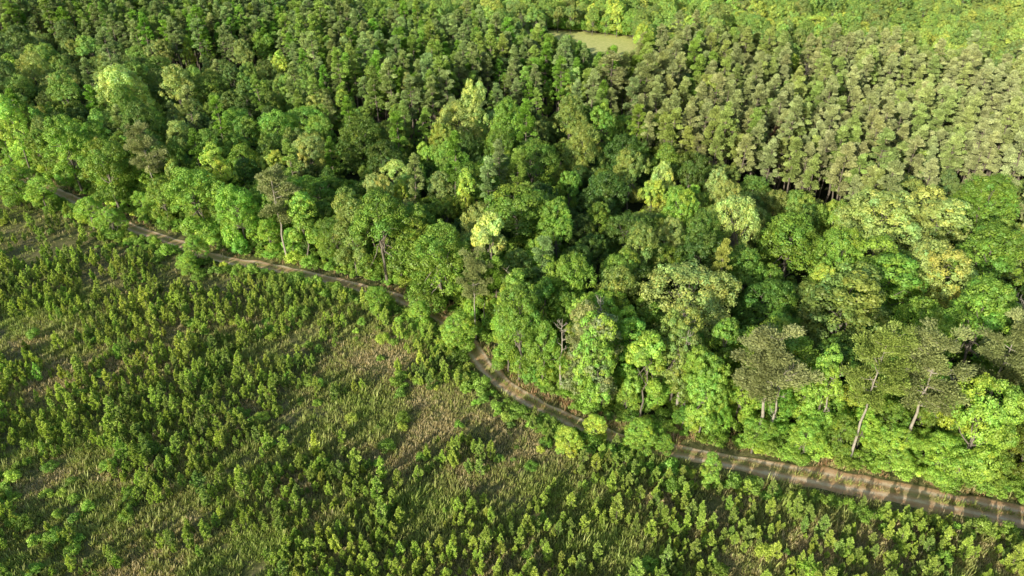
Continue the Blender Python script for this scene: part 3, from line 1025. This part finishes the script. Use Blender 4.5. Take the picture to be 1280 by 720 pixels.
xs = np.concatenate([[-6000, -3000, -1200, -700], np.arange(-460, -160, 6), np.arange(-160, 120, 2.5), np.arange(120, 461, 6), [700, 1200, 3000, 6000]])
ys = np.concatenate([[-6000, -3000, -900, -300, -100, -30], np.arange(0, 220, 2.5), np.arange(220, 500, 6), [700, 1200, 3000, 6000]])
V = []; Z = []
cpts = [at(*p) for p in [(640, 34), (700, 35), (800, 44), (815, 60), (800, 100), (700, 95), (640, 60)]]
for y in ys:
    for x in xs:
        near = abs(x) < 600 and -50 < y < 650
        V.append((x, y, gz(x, y) if near else 0.0))
        Z.append((1.0 if y < ytrack(x) + 3 else 0.0, 1.0 if inpoly(x, y, cpts) else 0.0, 0.0))
nx = len(xs)
F = [(j * nx + i, j * nx + i + 1, (j + 1) * nx + i + 1, (j + 1) * nx + i) for j in range(len(ys) - 1) for i in range(nx - 1)]


def struct(name, me):
    o = bpy.data.objects.new(name, me); o["kind"] = "structure"; COL.objects.link(o); return o


def add_zone(me, Z):
    a = me.color_attributes.new("zone", "FLOAT_COLOR", "POINT")
    a.data.foreach_set("color", np.concatenate([Z, np.ones((len(Z), 1))], 1).astype(np.float32).ravel())


me = mesh_np("ground", V, F, ground_mat(), smooth=True)
add_zone(me, np.array(Z)); struct("ground", me)

# track ribbon: finely resampled, width wanders, ruts sunk slightly
D = np.concatenate([[0], np.cumsum(np.linalg.norm(np.diff(CL, axis=0), axis=1))])
st_ = np.arange(0, D[-1], 0.7)
CX = np.interp(st_, D, CL[:, 0]); CY = np.interp(st_, D, CL[:, 1])
offs = np.linspace(-1, 1, 17)
V = []; Z = []
for i in range(len(st_)):
    a, b = max(0, i - 2), min(len(st_) - 1, i + 2)
    t = np.array([CX[b] - CX[a], CY[b] - CY[a]]); t /= np.linalg.norm(t); n = np.array([-t[1], t[0]])
    px_, _, _ = proj(CX[i], CY[i], 0)
    base = 1.3 + .7 * float(np.clip((px_ - 900) / 150, 0, 1))
    w1 = base + .8 * noise.noise(Vector((st_[i] * .3, 1, 0))); w2 = base + .8 * noise.noise(Vector((st_[i] * .3, 9, 0)))
    for o_ in offs:
        q = o_ * (w1 if o_ < 0 else w2)
        x, y = CX[i] + n[0] * q, CY[i] + n[1] * q
        wd = .12 * noise.noise(Vector((st_[i] * .15, 20, 0)))
        rut = math.exp(-((abs(q + wd) - .8) / .24) ** 2)
        lift = 0.07 * (1 - abs(o_) ** 6) - 0.03 * rut
        V.append((x, y, gz(x, y) + lift - (0.12 if abs(o_) == 1 else 0)))
        mid = 1.1 * math.exp(-((q + wd) / .38) ** 2); ed = max(0, abs(o_) - .72) * 3.6
        Z.append((rut, min(1, mid + ed), 0))
k = len(offs)
F = [(i * k + j, i * k + j + 1, (i + 1) * k + j + 1, (i + 1) * k + j) for i in range(len(st_) - 1) for j in range(k - 1)]
me = mesh_np("dirt_track", V, F, track_mat(), smooth=True)
add_zone(me, np.array(Z)); struct("dirt_track", me)

# ------------------------------------------------------------------ grass and weeds of the field: one mass
r = np.random.default_rng(9)
NT = 250000
y = np.where(r.random(NT) < .6, r.uniform(34, 100, NT), r.uniform(34, 200, NT))
x = r.uniform(-1, 1, NT) * (.84 * y + 18)
keep = (y < ytrack(x) + 5.5) & (np.abs(x) < .9 * y + 22)
x, y = x[keep], y[keep]
pts = []; cols = []; hs = []
for a, b in zip(x, y):
    up = b > ytrack(a) - 6
    verge = False
    if up:
        dd = dtrack(a, b)
        wide = .8 if a > 20 else 0
        if abs(dd) < 1.1 + wide + .7 * r.random() and not (abs(dd) < .3 and r.random() < .6): continue
        verge = dd > 0 and dd < 5
    n = fbm(a, b, .11, 21.) + .6 * fbm(a, b, .5, 3.)
    if n + r.normal(0, .2) < -.55: continue
    k = fbm(a, b, .07, 40.) + r.normal(0, .22)
    c = (0.68, 0.57, 0.32) if k > .38 else (0.57, 0.53, 0.22) if k > .1 else (0.46, 0.50, 0.16) if k > -.35 else (0.42, 0.52, 0.13)
    if verge and r.random() < .7: c = (0.58, 0.38, 0.22) if r.random() < .5 else (0.52, 0.45, 0.22)
    pts.append((a, b, gz(a, b))); cols.append(c); hs.append((.30 if k > .1 else .42) * r.uniform(.4, 1.5) * (1 + .5 * max(0, n)) * (1.7 if r.random() < .06 else 1))
pts = np.array(pts); cols = np.array(cols); hs = np.array(hs)
B = 7
n = len(pts)
P = np.repeat(pts, B, 0); C = np.repeat(cols, B, 0) * r.uniform(.6, 1.4, (n * B, 1)); Hh = np.repeat(hs, B) * r.uniform(.6, 1.2, n * B)
a = r.uniform(0, 2 * PI, n * B); ln = r.uniform(.2, .75, n * B)
dirv = np.stack([np.cos(a) * ln, np.sin(a) * ln, np.ones(n * B)], 1)
sd = np.stack([-np.sin(a), np.cos(a), np.zeros(n * B)], 1)
P = P + np.stack([r.normal(0, .13, n * B), r.normal(0, .13, n * B), np.full(n * B, -.03)], 1)
w = (.035 + .07 * Hh)[:, None]
V = np.stack([P - sd * w * .5, P + sd * w * .5, P + dirv * Hh[:, None] * .6 + sd * w * .6, P + dirv * Hh[:, None] - sd * w * .1], 1).reshape(-1, 3)
me = mesh_np("grass", V, np.arange(4 * n * B).reshape(-1, 4), M_WEED, np.repeat(C, 4, 0))
g = bpy.data.objects.new("grass", me); COL.objects.link(g); g["kind"] = "stuff"
set_meta(g, "rough tan and green grass and weeds covering the open field", "grass")
print("TUFTS", n)

# ------------------------------------------------------------------ light
AZ = math.radians(35.0)   # shadows run this far right of the view direction
EL = math.radians(19.5)
to_sun = Vector((-math.sin(AZ) * math.cos(EL), -math.cos(AZ) * math.cos(EL), math.sin(EL)))
sl = bpy.data.lights.new("sun", "SUN"); sl.energy = 5.0; sl.angle = math.radians(0.5); sl.color = (1.0, 0.93, 0.74)
so = bpy.data.objects.new("sun", sl); so.rotation_euler = to_sun.to_track_quat("Z", "Y").to_euler(); COL.objects.link(so)
w = bpy.data.worlds.new("World"); scene.world = w; w.use_nodes = True
nt = w.node_tree; bg = nt.nodes["Background"]
sk = nt.nodes.new("ShaderNodeTexSky"); sk.sky_type = "NISHITA"; sk.sun_disc = False
sk.sun_elevation = EL; sk.sun_rotation = math.atan2(to_sun.x, to_sun.y)
sk.air_density = 1.2; sk.dust_density = 1.5
nt.links.new(sk.outputs[0], bg.inputs[0]); bg.inputs[1].default_value = 0.15

scene.view_settings.view_transform = "Standard"; scene.view_settings.look = "None"; scene.view_settings.exposure = 0
scene.cycles.max_bounces = 4; scene.cycles.diffuse_bounces = 3; scene.cycles.transmission_bounces = 3; scene.cycles.glossy_bounces = 1
scene.cycles.use_denoising = True
